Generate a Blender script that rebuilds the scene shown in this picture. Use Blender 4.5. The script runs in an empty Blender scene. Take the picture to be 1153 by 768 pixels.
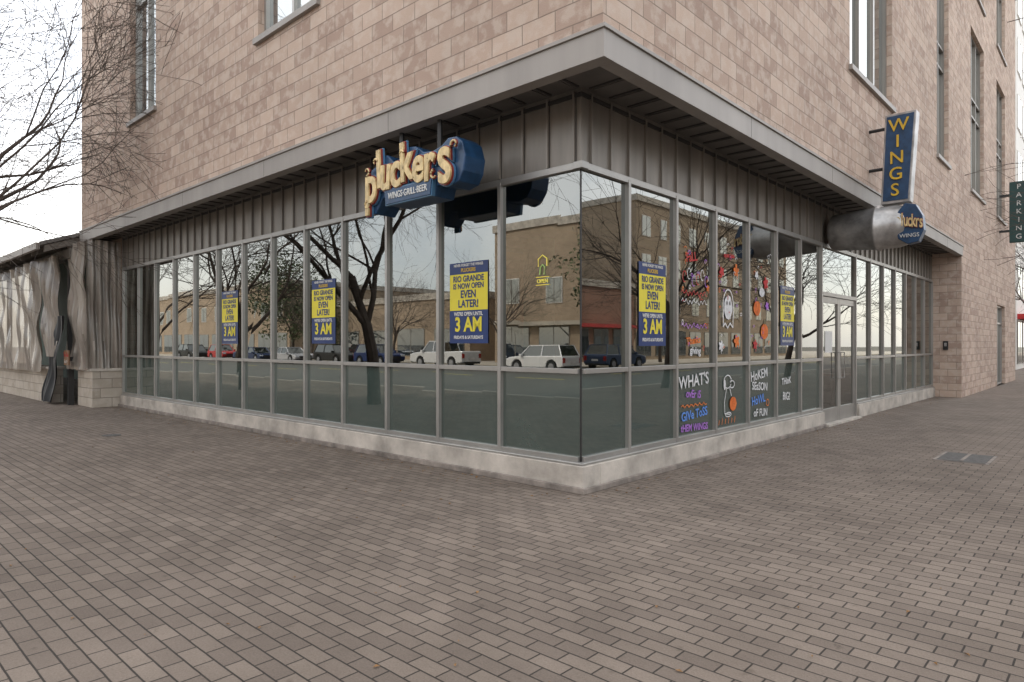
import bpy, math, random
from mathutils import Vector, Matrix
R = math.radians
random.seed(7)
scene = bpy.context.scene
scene.view_settings.view_transform = 'Standard'
scene.view_settings.look = 'None'
scene.view_settings.exposure = 0

# ------------------------------------------------------------------ materials
def newmat(name):
    m = bpy.data.materials.new(name); m.use_nodes = True
    nt = m.node_tree
    for n in list(nt.nodes): nt.nodes.remove(n)
    out = nt.nodes.new('ShaderNodeOutputMaterial')
    return m, nt, out
def N(nt, t, **kw):
    n = nt.nodes.new(t)
    for k, v in kw.items(): setattr(n, k, v)
    return n
def rgba(c): return (c[0], c[1], c[2], 1.0)
def mixc(nt, fac, a, b, mode='MIX'):
    n = nt.nodes.new('ShaderNodeMix'); n.data_type = 'RGBA'; n.blend_type = mode
    for idx, v in ((0, fac), (6, a), (7, b)):
        if isinstance(v, bpy.types.NodeSocket): nt.links.new(v, n.inputs[idx])
        elif isinstance(v, (int, float)): n.inputs[idx].default_value = v
        else: n.inputs[idx].default_value = rgba(v)
    return n.outputs[2]
def ramp(nt, src, p0, p1, c0=(0,0,0), c1=(1,1,1)):
    r = nt.nodes.new('ShaderNodeValToRGB')
    r.color_ramp.elements[0].position = p0; r.color_ramp.elements[0].color = rgba(c0)
    r.color_ramp.elements[1].position = p1; r.color_ramp.elements[1].color = rgba(c1)
    nt.links.new(src, r.inputs[0]); return r.outputs[0]
def noise(nt, vec, scale, detail=6, rough=0.6):
    n = nt.nodes.new('ShaderNodeTexNoise')
    n.inputs['Scale'].default_value = scale; n.inputs['Detail'].default_value = detail
    n.inputs['Roughness'].default_value = rough
    if vec is not None: nt.links.new(vec, n.inputs['Vector'])
    return n.outputs['Fac']
def plain(name, col, rough=0.6, metal=0.0, var=0.15, scale=3.0, bump=0.0, bscale=60, spec=0.5, emit=0, streak=False):
    m, nt, out = newmat(name)
    p = N(nt, 'ShaderNodeBsdfPrincipled')
    tc = N(nt, 'ShaderNodeTexCoord')
    vec = tc.outputs['Object']
    if streak:
        mp = N(nt, 'ShaderNodeMapping'); mp.inputs['Scale'].default_value = (1,1,0.12)
        nt.links.new(vec, mp.inputs['Vector']); vec = mp.outputs[0]
    nz = noise(nt, vec, scale)
    f = ramp(nt, nz, 0.3, 0.7)
    c = mixc(nt, f, [x*(1-var) for x in col], [min(1, x*(1+var)) for x in col])
    nt.links.new(c, p.inputs['Base Color'])
    p.inputs['Roughness'].default_value = rough; p.inputs['Metallic'].default_value = metal
    p.inputs['Specular IOR Level'].default_value = spec
    if emit:
        nt.links.new(c, p.inputs['Emission Color']); p.inputs['Emission Strength'].default_value = emit
    if bump:
        b = N(nt, 'ShaderNodeBump'); b.inputs['Strength'].default_value = bump; b.inputs['Distance'].default_value = 0.01
        nt.links.new(noise(nt, tc.outputs['Object'], bscale, 4), b.inputs['Height'])
        nt.links.new(b.outputs[0], p.inputs['Normal'])
    nt.links.new(p.outputs[0], out.inputs[0])
    return m
def brickmat(name, c1, c2, mortar, bw, rh, ms, patch=None, patchamt=0.5, rough=0.85, bumpd=0.006, stain=0.25, offset=0.5, finemul=0.45, pscale=1.76, pdet=3, basez=None):
    m, nt, out = newmat(name)
    p = N(nt, 'ShaderNodeBsdfPrincipled'); p.inputs['Roughness'].default_value = rough
    p.inputs['Specular IOR Level'].default_value = 0.25
    uv = N(nt, 'ShaderNodeTexCoord').outputs['UV']
    wn = N(nt, 'ShaderNodeTexNoise'); wn.inputs['Scale'].default_value = 4/bw*0.3
    nt.links.new(uv, wn.inputs['Vector'])
    vm = N(nt, 'ShaderNodeVectorMath', operation='MULTIPLY_ADD')
    nt.links.new(wn.outputs['Color'], vm.inputs[0]); k = ms*0.9
    vm.inputs[1].default_value = (k, k, 0); nt.links.new(uv, vm.inputs[2])
    b = N(nt, 'ShaderNodeTexBrick'); b.offset = offset; b.offset_frequency = 2
    nt.links.new(vm.outputs[0], b.inputs['Vector'])
    b.inputs['Color1'].default_value = rgba(c1); b.inputs['Color2'].default_value = rgba(c2)
    b.inputs['Mortar'].default_value = rgba(mortar)
    b.inputs['Scale'].default_value = 1; b.inputs['Mortar Size'].default_value = ms
    b.inputs['Mortar Smooth'].default_value = 0.3; b.inputs['Bias'].default_value = 0
    b.inputs['Brick Width'].default_value = bw; b.inputs['Row Height'].default_value = rh
    col = b.outputs['Color']
    if patch:
        pn = noise(nt, uv, pscale/bw, pdet, 0.55)
        pf = ramp(nt, pn, 0.47, 0.60)
        mul = N(nt, 'ShaderNodeMath', operation='MULTIPLY'); nt.links.new(pf, mul.inputs[0]); mul.inputs[1].default_value = patchamt
        col = mixc(nt, mul.outputs[0], col, patch)
        col = mixc(nt, b.outputs['Fac'], col, mortar)
    fine = noise(nt, uv, 90, 5, 0.7)
    col = mixc(nt, finemul, col, ramp(nt, fine, 0.25, 0.75, (0.45,0.45,0.45), (1,1,1)), 'MULTIPLY')
    big = noise(nt, uv, 0.45, 7, 0.62)
    col = mixc(nt, stain, col, ramp(nt, big, 0.35, 0.65, (0.35,0.34,0.33), (1,1,1)), 'MULTIPLY')
    if basez:
        sp = noise(nt, uv, 7.0, 2, 0.5)
        col = mixc(nt, 0.5, col, ramp(nt, sp, 0.26, 0.33, (0.55,0.54,0.52), (1,1,1)), 'MULTIPLY')
        sp2 = noise(nt, uv, 1.7, 5, 0.7)
        col = mixc(nt, 0.25, col, ramp(nt, sp2, 0.35, 0.6, (0.5,0.48,0.46), (1,1,1)), 'MULTIPLY')
    nt.links.new(col, p.inputs['Base Color'])
    h = N(nt, 'ShaderNodeMath', operation='MULTIPLY_ADD')
    nt.links.new(b.outputs['Fac'], h.inputs[0]); h.inputs[1].default_value = -1.0
    nt.links.new(fine, h.inputs[2])
    bp = N(nt, 'ShaderNodeBump'); bp.inputs['Strength'].default_value = 0.8; bp.inputs['Distance'].default_value = bumpd
    nt.links.new(h.outputs[0], bp.inputs['Height']); nt.links.new(bp.outputs[0], p.inputs['Normal'])
    nt.links.new(p.outputs[0], out.inputs[0])
    return m
def glassmat(name, tint, base=0.2, opaque=None, grough=0.0, fk=0.9, bs=0.02):
    m, nt, out = newmat(name)
    g = N(nt, 'ShaderNodeBsdfGlossy'); g.inputs['Roughness'].default_value = grough
    g.inputs['Color'].default_value = (0.95, 0.97, 0.94, 1)
    tc = N(nt, 'ShaderNodeTexCoord')
    bp = N(nt, 'ShaderNodeBump'); bp.inputs['Strength'].default_value = bs; bp.inputs['Distance'].default_value = 0.02
    nt.links.new(noise(nt, tc.outputs['UV'], 0.9, 1), bp.inputs['Height']); nt.links.new(bp.outputs[0], g.inputs['Normal'])
    if opaque:
        a = N(nt, 'ShaderNodeBsdfDiffuse')
        f = ramp(nt, noise(nt, tc.outputs['UV'], 1.3, 5), 0.3, 0.7)
        c = mixc(nt, f, [x*0.8 for x in opaque], [x*1.15 for x in opaque])
        nt.links.new(c, a.inputs['Color'])
    else:
        a = N(nt, 'ShaderNodeBsdfTransparent'); a.inputs['Color'].default_value = rgba(tint)
    fr = N(nt, 'ShaderNodeFresnel'); fr.inputs['IOR'].default_value = 1.5
    ma = N(nt, 'ShaderNodeMath', operation='MULTIPLY_ADD'); nt.links.new(fr.outputs[0], ma.inputs[0])
    ma.inputs[1].default_value = fk; ma.inputs[2].default_value = base; ma.use_clamp = True
    mx = N(nt, 'ShaderNodeMixShader')
    nt.links.new(ma.outputs[0], mx.inputs[0]); nt.links.new(a.outputs[0], mx.inputs[1]); nt.links.new(g.outputs[0], mx.inputs[2])
    nt.links.new(mx.outputs[0], out.inputs[0])
    return m

M_stone = brickmat('stone_block', (0.66,0.51,0.41), (0.45,0.325,0.26), (0.33,0.26,0.21), 0.41, 0.2, 0.0055,
                   patch=(0.70,0.59,0.50), patchamt=0.55, stain=0.2, bumpd=0.01, pscale=2.4, pdet=5, finemul=0.35)
M_paver = brickmat('paver', (0.300,0.245,0.200), (0.22,0.178,0.147), (0.065,0.055,0.047), 0.2, 0.1, 0.005, stain=0.35, bumpd=0.008, finemul=0.6, basez=True)
M_lime = brickmat('limestone', (0.62,0.55,0.46), (0.5,0.43,0.35), (0.35,0.31,0.26), 0.5, 0.23, 0.008, patch=(0.68,0.62,0.54), bumpd=0.012)
M_redbrick = brickmat('red_brick', (0.36,0.19,0.13), (0.30,0.15,0.105), (0.4,0.35,0.3), 0.22, 0.075, 0.008)
M_tanbrick = brickmat('tan_brick', (0.48,0.37,0.27), (0.40,0.31,0.225), (0.42,0.37,0.3), 0.4, 0.2, 0.008)
M_alu = plain('aluminium', (0.37,0.36,0.34), 0.38, 0.6, 0.12, 2)
M_fascia = plain('painted_fascia', (0.29,0.265,0.24), 0.5, 0.15, 0.15, 1.5, streak=True)
M_panel = plain('metal_panel', (0.23,0.21,0.185), 0.42, 0.35, 0.28, 2.5, streak=True)
M_seam = plain('seam_dark', (0.035,0.033,0.031), 0.6)
M_soffit = plain('soffit_metal', (0.14,0.13,0.12), 0.45, 0.3)
M_black = plain('black_metal', (0.02,0.02,0.02), 0.45)
M_conc = plain('concrete', (0.44,0.40,0.35), 0.9, 0, 0.35, 2.5, 0.4, 50)
M_concd = plain('concrete_dirty', (0.22,0.19,0.165), 0.9, 0, 0.45, 5, 0.4, 50)
M_walk = plain('sidewalk_concrete', (0.42,0.38,0.32), 0.9, 0, 0.15, 0.8, 0.3, 40)
M_asph = plain('asphalt', (0.11,0.10,0.09), 0.9, 0, 0.2, 1.5, 0.5, 80)
M_ground = plain('ground_mat', (0.12,0.11,0.09), 0.95, 0, 0.2, 0.2)
M_white = plain('white_paint', (0.66,0.64,0.60), 0.6, 0, 0.06)
M_glass = glassmat('window_glass', (0.30,0.38,0.355), 0.19)
M_frost = glassmat('frosted_spandrel', None, 0.13, opaque=(0.050,0.072,0.064), grough=0.02, fk=0.9)
M_upglass = glassmat('upper_glass', None, 0.42, opaque=(0.03,0.05,0.07))
M_farglass = glassmat('far_glass', None, 0.25, opaque=(0.03,0.04,0.05))
M_blue = plain('sign_blue', (0.015,0.052,0.12), 0.35, scale=8, var=0.35)
M_lblue = plain('sign_light_blue', (0.07,0.17,0.29), 0.4)
M_navy = plain('poster_navy', (0.010,0.032,0.13), 0.4)
M_yel = plain('poster_yellow', (0.68,0.58,0.04), 0.5, var=0.04)
M_white2 = plain('poster_white', (0.60,0.60,0.58), 0.5, var=0.03)
M_cream = plain('letter_cream', (0.62,0.47,0.23), 0.4, var=0.4, scale=9)
M_red = plain('letter_red', (0.22,0.03,0.02), 0.4)
M_gold = plain('letter_gold', (0.58,0.37,0.03), 0.4)
M_steel = plain('brushed_steel', (0.38,0.37,0.36), 0.36, 0.6, 0.35, 5, 0.1, 8)
M_orange = plain('paint_orange', (0.62,0.15,0.02), 0.7, var=0.35, scale=20)
M_pred = plain('paint_red', (0.45,0.03,0.03), 0.7)
M_pwhite = plain('paint_white', (0.6,0.6,0.6), 0.8, var=0.3, scale=20)
M_pblue = plain('paint_blue', (0.10,0.24,0.65), 0.8)
M_ppurp = plain('paint_purple', (0.34,0.14,0.50), 0.8)
M_teal = plain('sign_teal', (0.010,0.045,0.042), 0.4)
M_bark = plain('bark', (0.085,0.067,0.055), 0.95, 0, 0.35, 12, 0.8, 30)
M_tire = plain('tyre', (0.015,0.015,0.015), 0.85)
M_rim = plain('wheel_rim', (0.4,0.4,0.42), 0.3, 0.8)
M_lamp = plain('headlamp', (0.7,0.72,0.75), 0.15)
M_tail = plain('taillamp', (0.35,0.01,0.01), 0.2)
M_carglass = glassmat('car_glass', None, 0.15, opaque=(0.01,0.012,0.014))
M_int = plain('interior_wall', (0.16,0.12,0.09), 0.8)
M_intg = plain('interior_green', (0.07,0.12,0.10), 0.8)
M_wood = plain('table_wood', (0.18,0.09,0.04), 0.4)
M_intf = plain('interior_floor', (0.12,0.1,0.085), 0.4)
M_roofmetal = plain('patio_roof_metal', (0.19,0.18,0.17), 0.5, 0.3, 0.3, 1)
M_tarp = plain('dark_tarp', (0.035,0.04,0.045), 0.45)
M_neon = plain('neon_yellow', (0.7,0.6,0.1), 0.4, emit=0.35)
M_neong = plain('neon_green', (0.3,0.5,0.15), 0.4, emit=0.2)
M_cover = plain('cast_iron', (0.11,0.105,0.10), 0.85, 0.0, 0.3, 20, 0.6, 60, spec=0.2)
M_leafd = plain('dry_leaf', (0.22,0.12,0.05), 0.9, var=0.4, scale=40)
# clear vinyl curtain
m, nt, out = newmat('vinyl_curtain')
tc = N(nt, 'ShaderNodeTexCoord')
pr = N(nt, 'ShaderNodeBsdfPrincipled'); pr.inputs['Roughness'].default_value = 0.2; pr.inputs['Specular IOR Level'].default_value = 0.8
mp = N(nt, 'ShaderNodeMapping'); mp.inputs['Scale'].default_value = (3.0,0.35,1); nt.links.new(tc.outputs['UV'], mp.inputs['Vector'])
nf = noise(nt, mp.outputs[0], 1.3, 5, 0.6)
f = ramp(nt, nf, 0.34, 0.66)
nt.links.new(mixc(nt, f, (0.17,0.14,0.115), (0.44,0.40,0.35)), pr.inputs['Base Color'])
bp = N(nt, 'ShaderNodeBump'); bp.inputs['Strength'].default_value = 0.6; bp.inputs['Distance'].default_value = 0.06
nt.links.new(nf, bp.inputs['Height']); nt.links.new(bp.outputs[0], pr.inputs['Normal'])
tr = N(nt, 'ShaderNodeBsdfTransparent'); tr.inputs['Color'].default_value = (0.75,0.74,0.7,1)
mx = N(nt, 'ShaderNodeMixShader'); mx.inputs[0].default_value = 0.80
nt.links.new(tr.outputs[0], mx.inputs[1]); nt.links.new(pr.outputs[0], mx.inputs[2]); nt.links.new(mx.outputs[0], out.inputs[0])
M_vinyl = m
m, nt, out = newmat('oak_leaf')
tc = N(nt, 'ShaderNodeTexCoord'); pr = N(nt, 'ShaderNodeBsdfPrincipled'); pr.inputs['Roughness'].default_value = 0.6
f = ramp(nt, noise(nt, tc.outputs['Object'], 1.2, 4), 0.35, 0.65)
nt.links.new(mixc(nt, f, (0.03,0.05,0.015), (0.09,0.12,0.04)), pr.inputs['Base Color']); nt.links.new(pr.outputs[0], out.inputs[0])
M_leaf = m

# ------------------------------------------------------------------ mesh helper
def empty(name, loc=(0,0,0), rotz=0):
    e = bpy.data.objects.new(name, None); scene.collection.objects.link(e)
    e.location = loc; e.rotation_euler = (0, 0, rotz); e.empty_display_size = 0.3
    return e
class MB:
    def __init__(s): s.v = []; s.f = []; s.m = []; s.mats = []
    def mi(s, mat):
        if mat not in s.mats: s.mats.append(mat)
        return s.mats.index(mat)
    def box(s, x0, x1, y0, y1, z0, z1, mat):
        if x0 > x1: x0, x1 = x1, x0
        if y0 > y1: y0, y1 = y1, y0
        b = len(s.v)
        s.v += [(x0,y0,z0),(x1,y0,z0),(x1,y1,z0),(x0,y1,z0),(x0,y0,z1),(x1,y0,z1),(x1,y1,z1),(x0,y1,z1)]
        s.f += [tuple(b+i for i in q) for q in ((0,3,2,1),(4,5,6,7),(0,1,5,4),(1,2,6,5),(2,3,7,6),(3,0,4,7))]
        s.m += [s.mi(mat)]*6
    def quad(s, pts, mat):
        b = len(s.v); s.v += [tuple(p) for p in pts]; s.f.append(tuple(range(b, b+len(pts)))); s.m.append(s.mi(mat))
    def prism(s, pts, off, mat, capmat=None):
        n = len(pts); b = len(s.v); off = Vector(off)
        s.v += [tuple(p) for p in pts] + [tuple(Vector(p)+off) for p in pts]
        s.f.append(tuple(range(b, b+n))); s.m.append(s.mi(capmat or mat))
        s.f.append(tuple(range(b+2*n-1, b+n-1, -1))); s.m.append(s.mi(mat))
        for i in range(n):
            j = (i+1) % n
            s.f.append((b+j, b+i, b+n+i, b+n+j)); s.m.append(s.mi(mat))
    def tube(s, path, radii, sides, mat, cap=True):
        rings = []
        up = Vector((0,0,1))
        for i, p in enumerate(path):
            p = Vector(p)
            d = (Vector(path[min(i+1, len(path)-1)]) - Vector(path[max(i-1, 0)])).normalized()
            a = d.cross(up)
            if a.length < 0.05: a = d.cross(Vector((1,0,0)))
            a.normalize(); c = d.cross(a)
            b = len(s.v)
            for k in range(sides):
                t = 2*math.pi*k/sides
                s.v.append(tuple(p + (a*math.cos(t) + c*math.sin(t))*radii[i]))
            rings.append(b)
        mi = s.mi(mat)
        for r0, r1 in zip(rings, rings[1:]):
            for k in range(sides):
                k2 = (k+1) % sides
                s.f.append((r0+k, r0+k2, r1+k2, r1+k)); s.m.append(mi)
        if cap:
            s.f.append(tuple(rings[0]+k for k in reversed(range(sides)))); s.m.append(mi)
            s.f.append(tuple(rings[-1]+k for k in range(sides))); s.m.append(mi)
    def build(s, name, parent=None, smooth=False, bevel=0, fix=False):
        me = bpy.data.meshes.new(name); me.from_pydata(s.v, [], s.f)
        for mt in s.mats: me.materials.append(mt)
        me.polygons.foreach_set('material_index', s.m)
        if smooth: me.polygons.foreach_set('use_smooth', [True]*len(s.f))
        me.update()
        if fix:
            import bmesh
            bm = bmesh.new(); bm.from_mesh(me); bmesh.ops.recalc_face_normals(bm, faces=bm.faces); bm.to_mesh(me); bm.free()
        uvl = me.uv_layers.new(name='UVMap'); data = uvl.data
        vs = me.vertices
        for p in me.polygons:
            n = p.normal; ax = max(range(3), key=lambda i: abs(n[i]))
            for li in p.loop_indices:
                co = vs[me.loops[li].vertex_index].co
                if ax == 2: data[li].uv = (co.x, co.y)
                elif ax == 1: data[li].uv = (co.x, co.z)
                else: data[li].uv = (co.y, co.z)
        o = bpy.data.objects.new(name, me); scene.collection.objects.link(o)
        if parent: o.parent = parent
        if bevel:
            bv = o.modifiers.new('bevel', 'BEVEL'); bv.width = bevel; bv.segments = 2; bv.limit_method = 'ANGLE'
        return o
def text(body, size, loc, face, mat, parent, name='lettering', extrude=0.002, offset=0.0, align='CENTER', roll=0, sx=1.0, bevel=0):
    cu = bpy.data.curves.new('t', 'FONT'); cu.body = body; cu.size = size; cu.extrude = extrude; cu.offset = offset
    cu.align_x = align; cu.align_y = 'CENTER'; cu.space_line = 0.9; cu.bevel_depth = bevel; cu.resolution_u = 4
    to = bpy.data.objects.new('t', cu); scene.collection.objects.link(to)
    bpy.context.view_layer.update()
    me = bpy.data.meshes.new_from_object(to.evaluated_get(bpy.context.evaluated_depsgraph_get()))
    bpy.data.objects.remove(to)
    me.materials.clear(); me.materials.append(mat)
    o = bpy.data.objects.new(name, me); scene.collection.objects.link(o)
    o.location = loc; o.scale = (sx, 1, 1)
    rz = {'-y': 0, '+x': R(90), '+y': R(180), '-x': R(-90)}[face]
    o.rotation_euler = (Matrix.Rotation(rz, 3, 'Z') @ Matrix.Rotation(R(90), 3, 'X') @ Matrix.Rotation(roll, 3, 'Z')).to_euler()
    o.parent = parent
    return o

# ------------------------------------------------------------------ constants
OX, OY = 0.738, -0.666
ZG0, ZG1, ZG2, ZS, ZF = 0.30, 1.225, 3.33, 4.12, 4.25
H = 18.0
XE, YE = -14.7, 29.5

# ------------------------------------------------------------------ ground
g = MB(); g.quad([(-500,-500,-0.135),(500,-500,-0.135),(500,500,-0.135),(-500,500,-0.135)], M_ground); g.build('ground')
r = MB()
r.box(-160,160,-28,-9.2,-0.3,-0.125,M_asph)
r.build('road')
r = MB(); r.box(9.2,23,-9.2,160,-0.3,-0.124,M_asph); r.build('road')
s = MB(); s.box(-160,9.0,-9.0,160,-0.3,0.0,M_paver); s.build('pavement')
k = MB(); k.box(-160,9.2,-9.2,-9.0,-0.3,0.004,M_walk); k.box(9.0,9.2,-9.0,160,-0.3,0.004,M_walk); k.build('kerb')
s = MB(); s.box(-160,160,-60,-28.2,-0.3,0.0,M_walk); s.build('pavement')
s = MB(); s.box(23.2,60,-8,160,-0.3,0.0,M_walk); s.build('pavement')
mk = MB()
for i in range(-20, 10):
    mk.box(i*6, i*6+3, -18.7, -18.55, -0.124, -0.120, M_yel)
for i in range(0, 18):
    mk.box(15.9, 16.05, i*6, i*6+3, -0.123, -0.119, M_yel)
for i in range(-22, 6):
    mk.box(i*5.4, i*5.4+0.1, -28, -25.6, -0.124, -0.120, M_white)
mk.build('road_markings')
mk = MB(); mk.box(2.25,2.85,4.6,5.45,0.001,0.006,M_concd); mk.box(2.29,2.81,4.64,5.41,0.003,0.010,M_cover)
mk.box(2.53,2.57,4.66,5.39,0.004,0.013,M_concd); mk.build('utility_cover')
mk = MB(); mk.tube([(-8.2,-1.9,0.0),(-8.2,-1.9,0.006)],[0.14,0.14],20,M_cover); mk.build('drain_cover')

# ------------------------------------------------------------------ main building
bld = empty('corner_restaurant_building')
def wall(name, axis, c, u0, u1, z0, z1, holes, mat, depth, outsign):
    w = MB(); us = sorted({u0,u1,*[h[0] for h in holes],*[h[1] for h in holes]}); zs = sorted({z0,z1,*[h[2] for h in holes],*[h[3] for h in holes]})
    us = [u for u in us if u0 <= u <= u1]; zs = [z for z in zs if z0 <= z <= z1]
    P = (lambda u, z, d=0: (u, c-outsign*d, z)) if axis == 'y' else (lambda u, z, d=0: (c-outsign*d, u, z))
    for a, b in zip(us, us[1:]):
        for e, f in zip(zs, zs[1:]):
            cu, cz = (a+b)/2, (e+f)/2
            if any(h[0] < cu < h[1] and h[2] < cz < h[3] for h in holes): continue
            w.quad([P(a,e),P(b,e),P(b,f),P(a,f)], mat)
    for h in holes:
        a, b, e, f = h
        w.quad([P(a,e),P(a,f),P(a,f,depth),P(a,e,depth)], mat); w.quad([P(b,e),P(b,f),P(b,f,depth),P(b,e,depth)], mat)
        w.quad([P(a,e),P(b,e),P(b,e,depth),P(a,e,depth)], mat); w.quad([P(a,f),P(b,f),P(b,f,depth),P(a,f,depth)], mat)
    o = w.build(name, bld); return P
hl = []
for (a, b) in ((-5.6,-3.9),(-11.25,-9.8)):
    for zz in (6.15, 12.3): hl.append((a,b,zz,zz+4.9))
PL = wall('left_stone_wall', 'y', OY, XE, OX, ZF, H, hl, M_stone, 0.22, -1)
hr = []
for (a, b) in ((6.45,9.2),(13.45,14.95),(18.35,20.9),(23.85,26.2)):
    for zz in (6.15, 12.3): hr.append((a,b,zz,zz+4.9))
shopdoor = (24.0,26.2,0.0,2.95)
PR = wall('right_stone_wall', 'x', OX, OY, YE, ZF, H, hr, M_stone, 0.22, 1)
PR2 = wall('right_lower_stone_wall', 'x', OX, 16.85, YE, 0.0, ZF, [shopdoor], M_stone, 0.3, 1)
w = MB()
w.quad([(XE,OY,ZS),(XE,YE,ZS),(XE,YE,H),(XE,OY,H)], M_stone)
w.quad([(XE,0.05,0),(XE,YE,0),(XE,YE,ZS),(XE,0.05,ZS)], M_stone)
w.quad([(XE,YE,0),(OX,YE,0),(OX,YE,H),(XE,YE,H)], M_stone)
w.quad([(XE,OY,H),(OX,OY,H),(OX,YE,H),(XE,YE,H)], M_conc)
w.quad([(-0.25,16.85,0),(OX,16.85,0),(OX,16.85,ZF),(-0.25,16.85,ZF)], M_stone)
w.box(-14.7,-13.82,0.0,0.3,0,ZS,M_stone)
w.build('end_walls_and_roof', bld)
def win(P, h, vsplit, zsplits, d=0.16, glass=M_upglass, frame=M_alu, name='window', axis='y'):
    a, b, e, f = h; w = MB()
    def bx(u0,u1,z0,z1,d0,d1,mat):
        p = P(u0,z0,d0); q = P(u1,z1,d1)
        w.box(p[0],q[0],p[1],q[1],z0,z1,mat)
    w.quad([P(a,e,d),P(b,e,d),P(b,f,d),P(a,f,d)], glass)
    t = 0.055
    bx(a,a+t,e,f,d-0.06,d+0.02,frame); bx(b-t,b,e,f,d-0.06,d+0.02,frame)
    bx(a+t,b-t,e,e+t,d-0.058,d+0.02,frame); bx(a+t,b-t,f-t,f,d-0.058,d+0.02,frame)
    for i in range(1, vsplit):
        u = a+(b-a)*i/vsplit; bx(u-t/2,u+t/2,e+t,f-t,d-0.055,d+0.01,frame)
    for z in zsplits: bx(a+t,b-t,z-t/2,z+t/2,d-0.05,d+0.008,frame)
    bx(a-0.06,b+0.06,e-0.09,e-0.003,-0.06,0.1,M_fascia)
    w.build(name, bld)
for h in hl: win(PL, h, 2, [h[2]+2.45, h[2]+3.0])
for i, h in enumerate(hr): win(PR, h, 2 if (h[1]-h[0]) < 2 else 3, [h[2]+2.45, h[2]+3.0], frame=M_panel)
win(PR2, shopdoor, 2, [2.3], glass=M_farglass)
f = MB()
f.box(XE-0.03,OX+0.035,OY-0.035,OY+0.12,4.0,ZF,M_fascia)
f.box(OX-0.12,OX+0.033,OY+0.12,16.85,4.0,ZF-0.001,M_fascia)
f.box(XE-0.045,OX+0.055,OY-0.055,OY+0.1,ZF,ZF+0.035,M_fascia)
f.box(OX-0.1,OX+0.053,OY+0.1,16.86,ZF,ZF+0.034,M_fascia)
x = -2.3
while x > XE: f.box(x-0.003,x+0.003,OY-0.0365,OY-0.03,4.005,ZF,M_seam); x -= 3.05
y = 2.4
while y < 16.5: f.box(OX+0.03,OX+0.0345,y-0.003,y+0.003,4.005,ZF-0.002,M_seam); y += 3.05
f.build('fascia', bld, bevel=0.002)
so = MB()
so.box(XE,0.02,OY+0.12,0.02,ZS,ZS+0.1,M_soffit)
so.box(0.02,OX-0.12,OY+0.12,16.85,ZS,ZS+0.099,M_soffit)
x = 0.02
while x > XE+0.1:
    so.box(x-0.012,x+0.012,OY+0.13,-0.07,ZS-0.012,ZS,M_seam); so.box(x-0.17,x-0.05,OY+0.13,-0.075,ZS-0.010,ZS,M_soffit); x -= 0.178*2
y = 0.05
while y < 16.8:
    so.box(0.075,OX-0.13,y-0.012,y+0.012,ZS-0.012,ZS,M_seam); so.box(0.08,OX-0.13,y+0.05,y+0.17,ZS-0.010,ZS,M_soffit); y += 0.178*2
so.box(XE,OX-0.2,OY+0.2,OY+0.235,ZS-0.016,ZS-0.002,M_seam); so.box(OX-0.235,OX-0.2,OY+0.24,16.8,ZS-0.0165,ZS-0.002,M_seam)
so.build('soffit', bld)
pb = MB()
pb.box(-13.82,0.02,-0.02,0.1,ZG2+0.03,ZS,M_panel); pb.box(-0.1,0.021,0.1,16.85,ZG2+0.03,ZS,M_panel)
n = 0; x = -1.115+0.3517*3
while x > -13.8:
    pb.box(x-0.011,x+0.011,-0.052,-0.02,ZG2+0.04,ZS-0.03,M_panel); pb.box(x+0.011,x+0.019,-0.0235,-0.0195,ZG2+0.04,ZS-0.03,M_seam); x -= 0.3517
y = 0.13
while y < 16.8:
    pb.box(0.021,0.052,y-0.011,y+0.011,ZG2+0.04,ZS-0.03,M_panel); pb.box(0.0205,0.0245,y+0.011,y+0.019,ZG2+0.04,ZS-0.03,M_seam); y += 0.355
pb.box(-13.8,0.04,-0.04,-0.02,ZS-0.09,ZS-0.05,M_seam); pb.box(0.021,0.041,-0.02,16.8,ZS-0.09,ZS-0.05,M_seam)  # gap under the soffit, its shadow put in as a dark strip
pb.build('metal_panel_band', bld)
fr = MB()
mxs = [-(1.115+i*1.0554) for i in range(13)]
mys = [0.845+i*1.07 for i in range(7)]
mys2 = [9.36+i*1.068 for i in range(8)]
fd = 0.05; mw = 0.024
for x in mxs: fr.box(x-mw,x+mw,-fd,fd,ZG0,ZG2,M_alu)
for y in mys+mys2: fr.box(-fd,fd,y-mw,y+mw,ZG0 if y not in (mys[-1],mys2[0]) else 0.02,ZG2,M_alu)
for z, hh in ((ZG0+0.025,0.025),(ZG1,0.025),(ZG2,0.035)):
    fr.box(-13.8,-0.012,-fd+0.006,fd-0.006,z-hh,z+hh,M_alu)
    fr.box(-fd+0.006,fd-0.006,-fd+0.006 if z > 3 else 0.012,mys[-1],z-hh,z+hh,M_alu)
    fr.box(-fd+0.006,fd-0.006,mys2[0],16.82,z-hh,z+hh,M_alu)
fr.box(-fd+0.006,fd-0.006,mys[-1],mys2[0],ZG2-0.035,ZG2+0.035,M_alu)
fr.box(-0.055,0.06,-0.06,0.055,ZG2-0.036,ZG2+0.036,M_alu)
fr.box(-0.008,0.008,-0.008,0.008,ZG0,ZG2,M_black)
fr.build('storefront_frame', bld, bevel=0.003)
gl = MB(); lo = MB()
def j(): return random.uniform(-0.0022, 0.0022)
xs = [-0.01]+mxs
for a, b in zip(xs, xs[1:]):
    gl.quad([(b,j(),ZG1),(a,j(),ZG1),(a,j(),ZG2),(b,j(),ZG2)], M_glass)
    lo.quad([(b,j(),ZG0),(a,j(),ZG0),(a,j(),ZG1),(b,j(),ZG1)], M_frost)
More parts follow.
